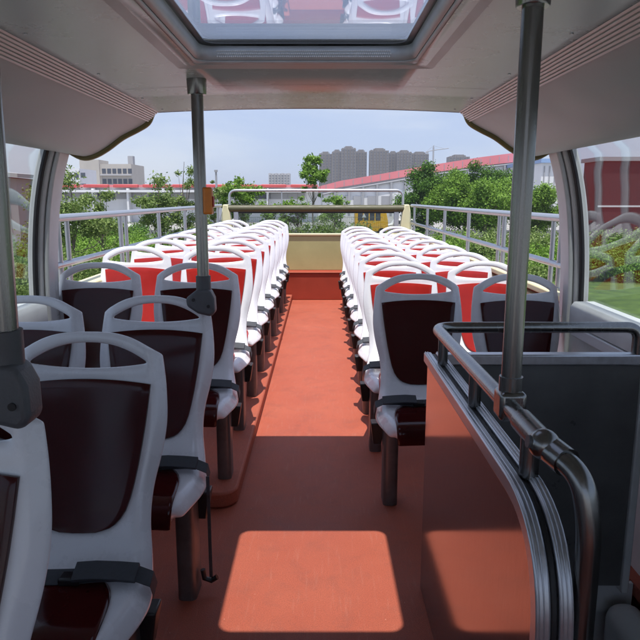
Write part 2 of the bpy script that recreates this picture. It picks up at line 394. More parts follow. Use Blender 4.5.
for s in (-1, 1):
    mb = MB(); p = [(CX+s*1.40,.40),(CX+s*1.24,.40),(CX+s*1.215,.95),(CX+s*1.25,1.22),(CX+s*1.28,1.34),(CX+s*1.345,1.34),(CX+s*1.37,1.2)]
    mb.extr(p, 9.37, 9.52); mb.obj('corner_post', 'cream2', bus, bevel=.012)
    mb = MB(); mb.box(*sorted((CX+s*1.20, CX+s*1.13)), 9.405, 9.455, .93, 1.236); mb.obj('window_post', 'alu', bus, bevel=.006)
# side walls of the deck and the outer body
for s in (-1, 1):
    x0, x1 = sorted((CX+s*1.372, CX+s*1.42))
    mb = MB(); mb.box(x0, x1, 3.305, 9.5, -2.05, .905); mb.obj('outer_side', 'body', bus)
    mb = MB(); mb.box(*sorted((CX+s*1.32, CX+s*1.371)), 3.31, 9.36, .0 if s > 0 else .081, .88); mb.obj('side_lining', 'tan', bus, bevel=.004)
    mb = MB(); mb.box(*sorted((CX+s*1.31, CX+s*1.43)), 3.31, 9.37, .906, .945); mb.obj('side_capping', 'cream2', bus, bevel=.01)
    # front part under the canopy
    ys0, ys1 = -1.6, 3.30
    mb = MB(); mb.box(x0, x1, ys0, ys1, -2.05, .86); mb.obj('outer_side', 'body', bus)
    mb = MB(); mb.box(*sorted((CX+s*1.30, CX+s*1.371)), ys0, ys1, .0, .845); mb.obj('side_lining', 'pillar', bus)
    p = [(CX+s*1.262,.85),(CX+s*1.262,.93),(CX+s*1.28,.955),(CX+s*1.38,.955),(CX+s*1.40,.85)]
    mb = MB(); mb.extr(p, ys0, ys1-.25); mb.obj('window_sill', 'pillar', bus, bevel=.006)
    mb = MB(); mb.box(*sorted((CX+s*1.255, CX+s*1.272)), ys0, ys1-.3, .80, .848); mb.obj('sill_molding', 'trim', bus, bevel=.005)
    # curved pillar: section swept up the side
    prof = [(1.325,.0),(1.325,.80),(1.322,1.0),(1.31,1.2),(1.285,1.4),(1.25,1.56),(1.205,1.70)]
    pts = catmull([(a, b, 0) for a, b in prof], 4)
    def sweep(dx0, dx1, y0, y1, name, m, bev=.01, p0=0):
        mb = MB(); q = pts[p0:]
        for (a, b, _) in q:
            for (dx, y) in ((dx0, y0), (dx1, y0), (dx1, y1), (dx0, y1)): mb.v.append((CX+s*(a+dx), y, b))
        for i in range(len(q)-1):
            for k in range(4): c = i*4+k; d = i*4+(k+1)%4; mb.f.append((c, d, d+4, c+4))
        mb.f += [(0,1,2,3), tuple(len(q)*4-4+k for k in range(4))]
        return mb.obj(name, m, bus, bevel=bev)
    sweep(-.02, .05, 3.10, 3.31, 'window_pillar', 'pillar')
    sweep(-.045, -.022, 3.12, 3.20, 'pillar_cover', 'pillar', .008)
    sweep(-.004, .014, 3.072, 3.098, 'window_gasket', 'rubber', .004, 5)
    sweep(-.02, .05, -1.6, -1.45, 'window_pillar', 'pillar')
    # glass
    mb = MB(); q = [p for p in pts if p[1] > .93]; q = [(1.326, .95)]+[(a, b) for a, b, _ in q if b > .96]
    for (a, b) in q:
        for (dx, y) in ((0.006, -1.44), (0.006, 3.06), (.012, 3.06), (.012, -1.44)): mb.v.append((CX+s*(a+dx), y, b))
    for i in range(len(q)-1):
        for k in range(4): c = i*4+k; d = i*4+(k+1)%4; mb.f.append((c, d, d+4, c+4))
    mb.f += [(0,1,2,3), tuple(len(q)*4-4+k for k in range(4))]
    mb.obj('side_window', 'sideglass', bus, smooth=True)
    mb = MB(); mb.tube([(CX+s*1.205, -1.5, 1.692), (CX+s*1.205, 3.07, 1.692)], .012, 8); mb.obj('window_gasket', 'rubber', bus, smooth=True)
# front end behind the camera
mb = MB(); mb.box(XL, XR, -1.66, -1.61, -2.05, .55); mb.obj('front_wall', 'wall', bus)
mb = MB(); mb.box(XL+.05, XR-.05, -1.64, -1.632, .551, 1.80); mb.obj('windscreen', 'frontglass', bus)
mb = MB(); mb.box(XL, XR, 9.49, 9.53, -2.05, .88); mb.obj('rear_wall', 'body', bus)
mb = MB(); mb.box(XL, XR, -1.6, 9.48, -2.1, -2.0); mb.obj('lower_floor', 'wall', bus)
# canopy
HX0, HX1, HY0, HY1 = -.41, .315, 1.40, 2.20
EY = 3.30
def zc_(x): return 1.878-.020*(x-CX)**2/.6
xs = sorted(set([round(CX-.775+1.55*i/24, 4) for i in range(25)]+[HX0, HX1])); ys = [-1.6, 0, .7, HY0, HY1, 2.8, EY]
mb = MB()
for y in ys:
    for x in xs: mb.v.append((x, y, zc_(x)))
nx = len(xs)
for j in range(len(ys)-1):
    for i in range(nx-1):
        if ys[j] >= HY0 and ys[j+1] <= HY1 and xs[i] >= HX0 and xs[i+1] <= HX1: continue
        a = j*nx+i; mb.f.append((a, a+1, a+nx+1, a+nx))
o = mb.obj('canopy_roof', 'ceil', bus, smooth=True); s_ = o.modifiers.new('s', 'SOLIDIFY'); s_.thickness = .05; s_.offset = 1
for p in o.data.polygons:
    if p.normal.z < 0: p.flip()
o.data.update()
for s in (-1, 1):
    P2 = catmull([(.775,1.862,0),(.80,1.815,0),(.855,1.782,0),(.93,1.745,0),(1.01,1.690,0),(1.08,1.655,0),(1.14,1.650,0),(1.215,1.690,0)], 4)
    inner = [(CX+s*a, b) for a, b, _ in P2]; outer = [(CX+s*1.25, 1.70), (CX+s*1.26,1.80),(CX+s*1.1,1.90),(CX+s*.776,1.925)]
    mb = MB(); mb.extr(inner+outer, -1.6, EY-.012); mb.obj('canopy_cove', 'cove', bus, smooth=True)
    # ribbed light rail between ceiling and cove
    mb = MB(); poly = []
    p0 = Vector((.742, 1.868)); p1 = Vector((.800, 1.818)); d = (p1-p0); nrm = Vector((d.y, -d.x)).normalized()
    if nrm.y > 0: nrm = -nrm
    for k in range(7):
        for t, h in ((k/7+.010, .004), (k/7+.03, .010), (k/7+.110, .010), ((k+1)/7-.004, .004)):
            q = p0+d*t+nrm*h; poly.append((CX+s*q.x, q.y))
    poly += [(CX+s*.806, 1.824), (CX+s*.785, 1.865), (CX+s*.742, 1.872)]
    mb.extr(poly, -1.6, EY-.02); mb.obj('ribbed_strip', 'trim', bus)
    # olive edging along the rear edge
    mb = MB(); pts3 = [(CX+s*a, EY, b-.004) for a, b, _ in P2]
    mb.tube(pts3, .017, 10, flat=1.0); mb.obj('canopy_edging', 'olive', bus, smooth=True)
mb = MB(); mb.tube([(x, EY+.004, zc_(x)+.012) for x in xs], .014, 10); mb.obj('edge_gasket', 'rubber', bus, smooth=True)
mb = MB()
for yj in (2.62,):
    for a_, b_ in zip([x for x in xs if abs(x-CX) < .74][:-1], [x for x in xs if abs(x-CX) < .74][1:]): mb.add([(a_,yj-.0015,zc_(a_)-.001),(b_,yj-.0015,zc_(b_)-.001),(b_,yj+.0015,zc_(b_)-.001),(a_,yj+.0015,zc_(a_)-.001)], [(0,1,2,3)])
mb.obj('ceiling_seam', 'frit', bus)
for s in (-1, 1):
    for yj in (1.2, 1.75, 2.3, 2.85, 3.2):
        mb = MB(); mb.tube([(CX+s*1.19, yj, 1.668), (CX+s*1.19, yj, 1.684)], .006, 10); mb.obj('screw', 'alu', bus, smooth=True)
        mb = MB(); mb.tube([(CX+s*.70, yj, zc_(CX+s*.70)-.003), (CX+s*.70, yj, zc_(CX+s*.70)+.003)], .005, 10); mb.obj('screw', 'alu', bus, smooth=True)
# roof hatch
hatch = None
BX0, BX1, BY0, BY1 = HX0-.06, HX1+.06, HY0-.10, HY1+.05
def ring(mb, A, za, B, zb):
    n = len(A); o = len(mb.v); mb.v += [(x, y, za) for x, y in A]+[(x, y, zb) for x, y in B]
    mb.f += [(o+i, o+(i+1)%n, o+n+(i+1)%n, o+n+i) for i in range(n)]
def rr(x0, x1, y0, y1, r): return rrect(x0, x1, y0, y1, r, 5)
zb = 1.868
mb = MB(); A = rr(BX0, BX1, BY0, BY1, .012); B = rr(HX0-.004, HX1+.004, HY0-.004, HY1+.004, .03)
ring(mb, A, zb, B, zb+.010); ring(mb, A, zb+.008, A, zb); hb = mb.obj('hatch_bezel', 'bezel', bus)
mb = MB(); C = rr(-.385, .292, 1.475, 2.182, .05); B2 = rr(HX0+.010, HX1-.010, HY0+.010, HY1-.010, .045)
ring(mb, B, zb+.010, B2, zb+.016); ring(mb, B2, zb+.016, C, 1.925)
hf = mb.obj('hatch_frame', 'hatch', bus, smooth=True); s_ = hf.modifiers.new('s', 'SOLIDIFY'); s_.thickness = .004
# air grille on the rear inner slope: white dots painted as light through holes
mb = MB()
for k in range(86):
    for r_ in range(3):
        x = -.33+.56*(k+.5*(r_ % 2))/86; t = .30+.2*r_
        y = (HY1-.010)*(1-t)+2.182*t-.003; z = (zb+.016)*(1-t)+1.925*t-.003
        mb.box(x-.0022, x+.0022, y-.003, y+.0005, z-.002, z+.002)
mb.obj('grille_light_dots', 'line', hf)
mb = MB(); ring(mb, rr(-.40, .32, 1.46, 2.205, .055), 1.931, rr(-.363, .270, 1.50, 2.166, .045), 1.931)
fr = mb.obj('glass_border', 'frit', bus); s_ = fr.modifiers.new('s', 'SOLIDIFY'); s_.thickness = .003
mb = MB(); mb.extr(rr(-.398, .318, 1.462, 2.203, .055), 1.936, 1.941, 'Z'); mb.obj('skylight_pane', 'skyglass', bus)
mb = MB(); ring(mb, rr(-.43, .35, 1.43, 2.235, .06), 1.928, rr(-.43, .35, 1.43, 2.235, .06), 1.95); ring(mb, rr(-.43, .35, 1.43, 2.235, .06), 1.95, rr(-.397, .317, 1.463, 2.202, .055), 1.95)
rim = mb.obj('hatch_rim', 'rubber', bus); s_ = rim.modifiers.new('s', 'SOLIDIFY'); s_.thickness = .004

# stair treads under the opening
for k in range(6):
    z = -.22*(k+1); y0 = .35+.26*k
    mb = MB(); mb.box(SX0+.02, SX1-.02, y0, y0+.28, z-.03, z); mb.obj('stair_tread', 'alu', bus, bevel=.004)
mb = MB(); mb.box(SX0+.001, SX1-.001, SY1-.02, SY1-.001, -.12, -.004); mb.obj('stairwell_edging', 'pillar', bus)
mb = MB(); mb.box(SX0+.002, SX1-.002, SY1+.002, SY1+.03, -1.9, -.055); mb.obj('stairwell_lining', 'pillar', bus)
mb = MB(); mb.box(1.06, SX1-.004, -.2, 2.17, -.26, -.03); mb.obj('stairwell_ledge', 'pillar', bus, bevel=.06, bseg=6)
mb = MB(); mb.box(1.225, 1.244, -.2, 2.16, .035, .80); mb.obj('lower_panel', 'dark', bus, bevel=.004)
for z in (.012, .026): mb = MB(); mb.box(1.20, 1.238, -.2, 2.16, z-.005, z+.004); mb.obj('panel_gasket', 'alu' if z > .02 else 'rubber', bus, bevel=.002)

# ---------------------------------------------------------------- stairwell screen and hand rails
scr = thing('stair_screen', 'brushed metal stairwell screen beside the aisle with dark cross panel and rounded aluminium edge', 'partition', (.40, 1.5, 0))
def scrobj(mb, name, m, **k):
    mb.v = [(x-.40, y-1.5, z) for x, y, z in mb.v]; return mb.obj(name, m, scr, **k)
def capsule_out(y0, y1, z1, r, n=10):      # outline of the side screen in (y,z): near upper corner rounded
    o = [(y1, 0.004), (y1, z1)]
    for k in range(n+1):
        a = R(90+90*k/n); o.append((y0+r+r*math.cos(a), z1-r+r*math.sin(a)))
    o.append((y0, .004)); return o
mb = MB(); mb.extr(capsule_out(1.005, 2.18, .870, .15), .378, .386, 'X'); scrobj(mb, 'side_sheet', 'sheet')
mb = MB(); mb.extr(capsule_out(1.005, 2.18, .870, .15), .415, .423, 'X'); scrobj(mb, 'inner_sheet', 'dark')
path = fillet([(0, .985, .004), (0, .985, .893), (0, 2.205, .893)], .21, 12)
def edge(x0, x1, name, m, w=.034, off=0, path=path):
    mb = MB(); n = len(path)
    for i, p in enumerate(path):
        t = (path[min(i+1, n-1)]-path[max(i-1, 0)]).normalized(); nn = Vector((0, -t.z, t.y))
        for x, h in ((x0, -w/2+off), (x1, -w/2+off), (x1, w/2+off), (x0, w/2+off)): mb.v.append((x, p.y+nn.y*h, p.z+nn.z*h))
    for i in range(n-1):
        for k in range(4): c = i*4+k; d = i*4+(k+1)%4; mb.f.append((c, d, d+4, c+4))
    mb.f += [(0,1,2,3), tuple(n*4-4+k for k in range(4))]
    return scrobj(mb, name, m, bevel=.004)
edge(.368, .394, 'edge_profile', 'alu'); edge(.409, .434, 'edge_profile', 'alu'); edge(.3945, .4085, 'edge_groove', 'rubber', .026, -.002)
for x in (.372, .380, .413, .421, .429): edge(x, x+.0025, 'profile_rib', 'alu', .006, .0165)
mb = MB(); mb.box(.436, 1.135, 2.19, 2.215, .004, .865); scrobj(mb, 'cross_panel', 'dark')
mb = MB(); mb.box(.436, 1.165, 2.178, 2.226, .866, .906); scrobj(mb, 'top_profile', 'alu', bevel=.006)
mb = MB(); mb.box(.436, 1.15, 2.184, 2.190, .62, .632) ; 
mb = MB(); mb.box(1.136, 1.163, 2.175, 2.226, -.02, .864); scrobj(mb, 'end_profile', 'pillar', bevel=.005)
mb = MB(); mb.box(.386, .400, 1.01, 2.18, .004, .05); scrobj(mb, 'foot_profile', 'alu', bevel=.003)

sr = thing('stair_handrail', 'bent stainless tube handrail around the top of the stairwell screen', 'handrail', (.41, 1.5, .9))
def srobj(mb, name, m='darksteel', parent=None, **k):
    mb.v = [(x-.41, y-1.5, z-.9) for x, y, z in mb.v]; return mb.obj(name, m, parent or sr, **k)
path = fillet([(1.12, 2.20, .905), (1.12, 2.20, 1.0), (.405, 2.20, 1.0), (.415, 1.09, 1.0)], .07, 10)
mb = MB(); mb.tube(path, .0195, 18); srobj(mb, 'top_tube', smooth=True)
p2 = fillet([(.415,1.09,1.0),(.446,1.02,.985),(.458,1.0,.90),(.458,1.0,-.6)], .08, 10)
mb = MB(); mb.tube(p2, .021, 18); srobj(mb, 'down_tube', smooth=True)
for (x, y) in ((.405, 2.05), (.408, 1.62), (.414, 1.19)):
    mb = MB(); mb.tube([(x, y, .905), (x, y, .995)], .0195 if y < 1.5 else .0165, 16); srobj(mb, 'rail_post', smooth=True)
mb = MB(); mb.tube([(.66, 2.20, .905), (.66, 2.20, .995)], .0155, 14); srobj(mb, 'rail_post', smooth=True)
mb = MB(); mb.tube([(.414, 1.25, 1.0), (.415, 1.12, 1.0)], .0245, 18); mb.tube([(.415,1.115,1.0),(.433,1.055,.992)], .0265, 18); srobj(mb, 'joint_sleeve', smooth=True)
bm = bmesh.new(); bmesh.ops.create_uvsphere(bm, u_segments=20, v_segments=12, radius=.029); me = bpy.data.meshes.new('joint_ball')
for v in bm.verts: v.co += Vector((.409-.41, 1.105-1.5, 1.006-.9))
for f in bm.faces: f.smooth = True
bm.to_mesh(me); bm.free(); me.materials.append(M['darksteel']); o = bpy.data.objects.new('joint_ball', me); COL.objects.link(o); o.parent = sr
mb = MB(); mb.tube([(.409-.031,1.105,1.012),(.409-.024,1.105,1.011)], .012, 12); srobj(mb, 'screw', 'bracket', smooth=True)

def pole(x, y, z0, label, cat='grab pole', r=.0225):
    t = thing('grab_pole', label, cat, (x, y, z0), 'steel grab poles up to the canopy')
    zt = zc_(x)
    mb = MB(); mb.tube([(0,0,0), (0,0,zt-z0)], r, 20); mb.obj('pole_tube', 'darksteel', t, smooth=True)
    mb = MB(); mb.tube([(0,0,zt-z0-.055), (0,0,zt-z0-.052), (0,0,zt-z0+.004)], [r+.010, r+.012, r+.014], 20); mb.obj('ceiling_flange', 'darksteel', t, smooth=True)
    return t
pr = pole(.418, 1.35, 1.015, 'steel grab pole standing on the stairwell handrail at right', r=.0215)
mb = MB(); mb.box(-.029, .029, -.032, .032, -.045, .020); mb.obj('clamp', 'darksteel', pr, bevel=.010, bseg=3)
mb = MB(); mb.tube([(0,0,.0),(0,0,.05)], .0255, 18); mb.obj('clamp_collar', 'darksteel', pr, smooth=True)
def bracketed(x, y, z0, label, s=1):
    t = pole(x, y, z0, label)
    mb = MB(); mb.tube([(0,0,-.03),(0,0,.055)], .0285, 20); mb.obj('bracket_collar', 'bracket', t, smooth=True)
    # two-sided shoulder clamp
    poly = [(-.062,-.062),(-.066,-.030),(-.02,.006),(.028,.004),(.044,-.03),(.046,-.085),(.030,-.102),(-.02,-.09)]
    mb = MB(); mb.extr([(a, b) for a, b in poly], -.034, .028); b = mb.obj('shoulder_clamp', 'bracket', t, bevel=.012, bseg=4)
    for (a, c) in ((-.035,-.035),(.022,-.06)):
        mb = MB(); mb.tube([(a,-.037,c),(a,-.030,c)], .0065, 12); mb.obj('bolt', 'buckle', b, smooth=True)
    return t
p1 = bracketed(-.452, 2.465, 1.095, 'steel grab pole with orange stop button clamped to a seat at left')
mb = MB(); mb.extr(rrect(-.015, .020, -.026, .026, .012, 4), 0, .100, 'Z')
mb.v = [(x+.026, y-.0, z+1.385-1.095) for x, y, z in mb.v]; b = mb.obj('stop_button_box', 'buttono', p1, bevel=.006, bseg=3)
mb = MB(); mb.box(.0465, .051, -.013, .013, 1.412-1.095, 1.452-1.095); mb.obj('push_button', 'redb', b, bevel=.003)
p0 = bracketed(-.499, .985, 1.19, 'nearest steel grab pole, clamped to the closest seat at the left edge')
p0.rotation_euler.y = .018

# side railings of the open deck
for s, nm in ((-1, 'left'), (1, 'right')):
    t = thing('side_railing', f'two bar metal safety railing along the {nm} side of the open deck', 'railing', (CX+s*1.375, 3.4, .945), 'side railings')
    zt = .39
    mb = MB(); mb.tube([(0, -.08, zt), (0, 5.95, zt-.01)], .022, 14); mb.obj('top_bar', 'railsteel', t, smooth=True)
    mb = MB(); mb.tube([(0, -.08, .135), (0, 5.95, .135)], .019, 14); mb.obj('middle_bar', 'railsteel', t, smooth=True)
    for k in range(6):
        y = .12+1.11*k
        mb = MB(); mb.tube([(0, y, 0), (0, y, zt-.01)], .0165, 12); mb.tube([(0, y, 0), (0, y, .01)], .035, 12); mb.obj('railing_post', 'railsteel', t, smooth=True)
        if k in (0, 1):
            mb = MB(); mb.tube([(0, y+.13, 0), (0, y+.13, zt-.01)], .0135, 12); mb.obj('railing_post', 'railsteel', t, smooth=True)
t = thing('rear_guard_rail', 'thin round cornered tube rail standing above the rear beam', 'railing', (CX, 9.46, .93))
mb = MB(); mb.tube(fillet([(-1.26, 0, .0), (-1.26, 0, .61), (1.26, 0, .61), (1.26, 0, .0)], .10, 8), .019, 14); mb.obj('guard_tube', 'railsteel', t, smooth=True)
for x in (-.5, .08, .66):
    mb = MB(); mb.tube([(x, 0, .40), (x, 0, .60)], .010, 10); mb.obj('guard_post', 'railsteel', t, smooth=True)
# hanging belt by the third row on the left
t = thing('hanging_strap', 'loose belt strap with dark hook hanging beside the leg of a front left seat', 'strap', (-.405, 2.16, .46))
mb = MB(); mb.box(-.006, .006, -.004, .0, -.40, .0); mb.obj('strap', 'belt', t)
mb = MB(); mb.tube([(-.03, 0, -.37), (-.025, 0, -.405), (0, 0, -.415), (.022, 0, -.40)], .010, 10); mb.obj('hook', 'buckle', t, smooth=True)

# ---------------------------------------------------------------- surroundings
def sheet(name, m, x0, x1, y0, y1, z, n=1):
    mb = MB(); mb.add([(x0,y0,z),(x1,y0,z),(x1,y1,z),(x0,y1,z)], [(0,1,2,3)]); o = mb.obj(name, m); o['kind'] = 'structure'; return o
sheet('ground', 'ground', -3000, 3000, -200, 4000, GZ)
sheet('road', 'asphalt', -6, 6, -40, 30, GZ+.004)
sheet('cross_road', 'asphalt', -140, 140, 64, 76, GZ+.004)
sheet('lawn', 'grass', 8, 60, 4, 34, GZ+.008)
sheet('verge', 'grass', -70, -7.2, 2, 62, GZ+.008)
sheet('rear_verge', 'grass', -14, 14, 32, 63, GZ+.012)
for x in (-5.6, 5.6):
    sheet('road_line', 'line', x-.07, x+.07, -40, 30, GZ+.008)

def leaves(mb, centers, radii, n, size, flat=1.0, rng=rng, thin=None):
    """leaf-sized quads scattered in the shells of many blobs"""
    c = np.array(centers, float); r = np.array(radii, float); w = r**2; w /= w.sum()
    k = rng.choice(len(c), n, p=w); d = rng.normal(size=(n, 3)); d /= np.linalg.norm(d, axis=1)[:, None]
    rad = r[k]*(1-.75*rng.random(n)**1.3)*(1+.22*rng.normal(size=n)); p = c[k]+d*rad[:, None]*np.array([1,1,flat])
    nrm = d*.6+rng.normal(size=(n, 3))*.6; nrm[:, 2] += .35; nrm /= np.linalg.norm(nrm, axis=1)[:, None]
    a = np.cross(nrm, rng.normal(size=(n, 3))); a /= np.linalg.norm(a, axis=1)[:, None]; b = np.cross(nrm, a)
    s = size*(.6+.8*rng.random(n)); a *= s[:, None]; b *= (s*.55)[:, None]
    V = np.stack([p-a, p+b*.9-a*.1, p+a, p-b*.9-a*.1], 1).reshape(-1, 3); o = len(mb.v)
    mb.v += [tuple(x) for x in V.tolist()]; mb.f += [(o+4*i, o+4*i+1, o+4*i+2, o+4*i+3) for i in range(n)]
def branchy(mb, base, h, r, crown, nb=10, spread=.5):
    base = Vector(base); top = base+Vector((random.uniform(-.1,.1)*h*.3, random.uniform(-.1,.1)*h*.3, h))
    pts = [base+(top-base)*t+Vector((random.uniform(-1,1), random.uniform(-1,1), 0))*h*.012 for t in (0,.25,.5,.75,1)]
    mb.tube(pts, [r, r*.85, r*.7, r*.45, r*.15], 8)
    for c in crown[:nb]:
        c = Vector(c); t = min(.9, max(.25, (c.z-base.z)/h*.65)); s = base+(top-base)*t
        mid = (s+c)/2+Vector((0,0,-.06*h)); mb.tube([s, mid, c], [r*.4, r*.25, r*.08], 6)
def tree(x, y, h, cr, label, leaf='leafmid', size=.12, n=5000, nblob=22, trunkfrac=.3, flat=.8, thin=False, group='trees beyond the deck', name='tree', tr=None):
    t = thing(name, label, 'tree', (x, y, GZ), group)
    blobs = []; rad = []
    ch = h*(1-trunkfrac)/2; cz = h*trunkfrac+ch
    for k in range(nblob):
        d = Vector((random.gauss(0,1), random.gauss(0,1), random.gauss(0,1))).normalized()*random.random()**.45
        rb = cr*random.uniform(.17, .42)*(.85 if thin else 1)
        blobs.append((d.x*(cr-rb*.6), d.y*(cr-rb*.6), cz+d.z*(ch-rb*.5))); rad.append(rb)
    if cr >= 2: pass
    mb = MB(); leaves(mb, blobs, rad, int(n*2.2), size*.72, flat); mb.obj('crown', leaf, t)
    mb = MB(); branchy(mb, (0,0,-.05), h*(.92 if thin else .8), tr or max(.05, h*.02), blobs, nb=14 if thin else 8)
    mb.obj('trunk', 'bark', t, smooth=True)
    return t
# dense round trees at the right
for px, top, Y, cr, lab in ((425,163,58,2.3,'dense dark green round tree at the left end of the right hand tree clump'),
    (447,170,55,2.2,'low bright green tree second from the left in the right hand clump'),
    (468,160,60,2.7,'tall dark tree in the middle of the right hand clump, behind the bright ones'),
    (487,163,54,2.9,'broad bright green tree beside the right grab pole'),
    (508,158,59,2.6,'tallest dark green tree just behind the right grab pole'),
    (541,178,56,2.0,'smaller round green tree at the right end of the clump, before the white hall end')):
    p = at(px, top, Y); tree(p.x, Y, p.z-GZ, cr*1.15, lab, 'leafdark' if 'dark' in lab else 'leafmid', .14, 11500, 30, .12, .85, group='round trees in a clump at right')
p = at(566, 205, 52)
# saplings and trees at the left and behind
for px, top, Y, cr, lab, n, sz, tf in (
    (70,163,24,1.9,'bushy young tree with pale leaves beside the left canopy pillar', 4200, .08, .12),
    (96,178,27,1.3,'small leafy tree left, in front of the apartment block', 2400, .08, .25),
    (158,166,30,1.45,'loose young tree just left of the grab pole with the orange button', 2800, .085, .25),
    (181,150,31,1.0,'thin tall sapling with bare twigs behind the grab pole', 1800, .07, .20),
    (213,178,34,.7,'sparse sapling just right of the orange stop button', 1200, .08, .35),
    (243,167,36,1.5,'young spreading tree behind the left end of the rear beam', 2400, .12, .35),
    (313,154,44,1.15,'young tree with tight round top behind the centre of the rear beam', 2400, .13, .55),
    (298,186,40,1.3,'low ragged tree behind the rear guard rail, centre left', 1400, .11, .3),
    (335,188,42,1.2,'low ragged tree behind the rear guard rail, centre right', 1100, .11, .3),
    (270,188,41,1.2,'low thin tree behind the rear guard rail, between two taller young trees', 900, .11, .3)):
    p = at(px, top, Y); tree(p.x, Y, p.z-GZ, cr, lab, 'leafmid' if Y > 35 else 'leafpale', sz, n, 20, tf, .8, thin=True, group='young trees beyond the railing', tr=.06)
def hedge(x0, x1, y0, y1, h, n, size, label, leaf, nb=60, name='hedge'):
    cx, cy = (x0+x1)/2, (y0+y1)/2; t = thing(name, label, 'hedge', (cx, cy, GZ))
    C = []; Rr = []
    for k in range(nb):
        r = random.uniform(.45, .8)*min(h, 2)*.55; hh = h*random.uniform(.75, 1.08)
        C.append((random.uniform(x0, x1)-cx, random.uniform(y0, y1)-cy, random.uniform(.25*hh, hh-r))); Rr.append(r)
    mb = MB(); leaves(mb, C, Rr, n, size, .9); mb.obj('foliage', leaf, t)
    mb = MB()
    for c in C[::2]:
        mb.tube([(c[0]+random.uniform(-.1,.1), c[1], 0), (c[0], c[1], c[2])], [.03, .012], 5)
    mb.obj('stems', 'bark', t)
    return t
hedge(-10.5, -7.6, 8, 24, 2.25, 80000, .05, 'tall pale green hedge beside the bus along the left railing', 'leafpale', 130)
hedge(-16, -7.8, 24, 46, 2.2, 60000, .06, 'bushy hedge beyond the left railing, farther back', 'leafmid', 130)
hedge(-7.7, 2.6, 33, 38, 2.75, 44000, .07, 'tall green hedge seen through the rear window, left and centre', 'leafpale', 100)
hedge(2.7, 7.5, 33, 38, 2.15, 20000, .07, 'lower green hedge in front of the yellow minibus', 'leafmid', 50)
hedge(6.5, 26, 37, 40.5, 2.15, 46000, .085, 'light green hedge in front of the round trees at right', 'leafpale', 150)
hedge(9.5, 30, 29, 33, 1.95, 60000, .07, 'dense green shrubs behind the lawn outside the right window', 'leafmid', 170)
hedge(4.6, 9.3, 26, 31, 1.45, 26000, .065, 'pale flowering shrubs below the right railing, nearer than the round trees', 'leafpale', 80)
hedge(-30, -14, 47, 52, 2.3, 36000, .10, 'far dark shrubs behind the left hedge, before the parked cars', 'leafdark', 110)

# far buildings
def bld(name, label, cat='building'): return thing(name, label, cat, (0,0,GZ))
def bpart(t, name, m, x0, x1, y0, y1, z0, z1, bevel=0):
    mb = MB(); mb.box(x0-t.location.x, x1-t.location.x, y0-t.location.y, y1-t.location.y, z0-GZ, z1-GZ); return mb.obj(name, m, t, bevel=bevel)
# long white hall with a pink rimmed roof that rises to the right
Y = 130
t = thing('exhibition_hall', 'long white hall with pink roof rim rising to the right behind the round trees', 'building', (at(420,190,Y).x, Y, GZ))
prof = [(318,187),(340,181.5),(380,175),(420,168),(450,163.5),(480,159),(510,155.5),(530,153.5),(541,153.5)]
pts = [at(a, b, Y) for a, b in prof]; ox = t.location.x
mb = MB(); top = [(p.x-ox, p.z-GZ-.5) for p in pts]; mb.extr([(top[-1][0], 0)]+top[::-1]+[(top[0][0], 0)], 0, 60); mb.obj('wall', 'wht', t)
mb = MB(); n_ = len(pts); hh = [.55+.5*i/n_ for i in range(n_)]
mb.extr([(p.x-ox, p.z-GZ-.5-h) for p, h in zip(pts, hh)]+[(p.x-ox, p.z-GZ-.5+h) for p, h in list(zip(pts, hh))[::-1]], -.5, 60.2); mb.obj('roof_rim', 'pink', t)
for k, px in enumerate(range(326, 540, 9)):
    xx = at(px, 190, Y).x-ox; zt = np.interp(xx, [q[0] for q in top], [q[1] for q in top])
    mb = MB(); mb.box(xx-.06, xx+.06, -.56, -.501, zt-.5, zt+.5); mb.obj('rim_joint', 'grayb', t)
mb = MB(); mb.tube([(p.x-ox, -.3, p.z-GZ-1.7) for p in pts], .22, 8); mb.obj('gutter', 'grayb', t, smooth=True)
for k, px in enumerate(range(335, 540, 14)):
    xx = at(px, 190, Y).x-ox; zt = np.interp(xx, [q[0] for q in top], [q[1] for q in top])
    mb = MB(); mb.box(xx-.2, xx+.2, -.5, -.05, 0, zt-1.3); mb.obj('wall_rib', 'grayb', t)
for px in range(338, 400, 14):
    a = at(px+1.5, 196, Y); b = at(px+12, 204.5, Y)
    mb = MB(); mb.box(a.x-ox, b.x-ox, -.25, -.02, b.z-GZ, a.z-GZ); mb.obj('window', 'grayb', t)
# blue grey shed end right of the pole
Y = 110; a = at(542, 163, Y); b = at(566, 200, Y)
t = thing('gable_hall', 'white hall end with blue roof edge just left of the right canopy pillar', 'building', ((a.x+b.x)/2, Y, GZ)); ox = t.location.x
mb = MB(); mb.extr([(a.x-ox, 0), (a.x-ox, a.z-GZ), (b.x-ox, a.z-GZ+.1), (b.x-ox, 0)], 0, 30); mb.obj('wall', 'wht', t)
mb = MB(); mb.box(a.x-ox-.3, b.x-ox+.3, -.5, 30, a.z-GZ+.02, a.z-GZ+.7); mb.obj('roof_edge', 'blue', t)
for k in range(5):
    xx = a.x-ox+(k+.5)*(b.x-a.x)/5; mb = MB(); mb.box(xx-.08, xx+.08, -.15, -.01, 0, a.z-GZ-.5); mb.obj('wall_rib', 'grayb', t)
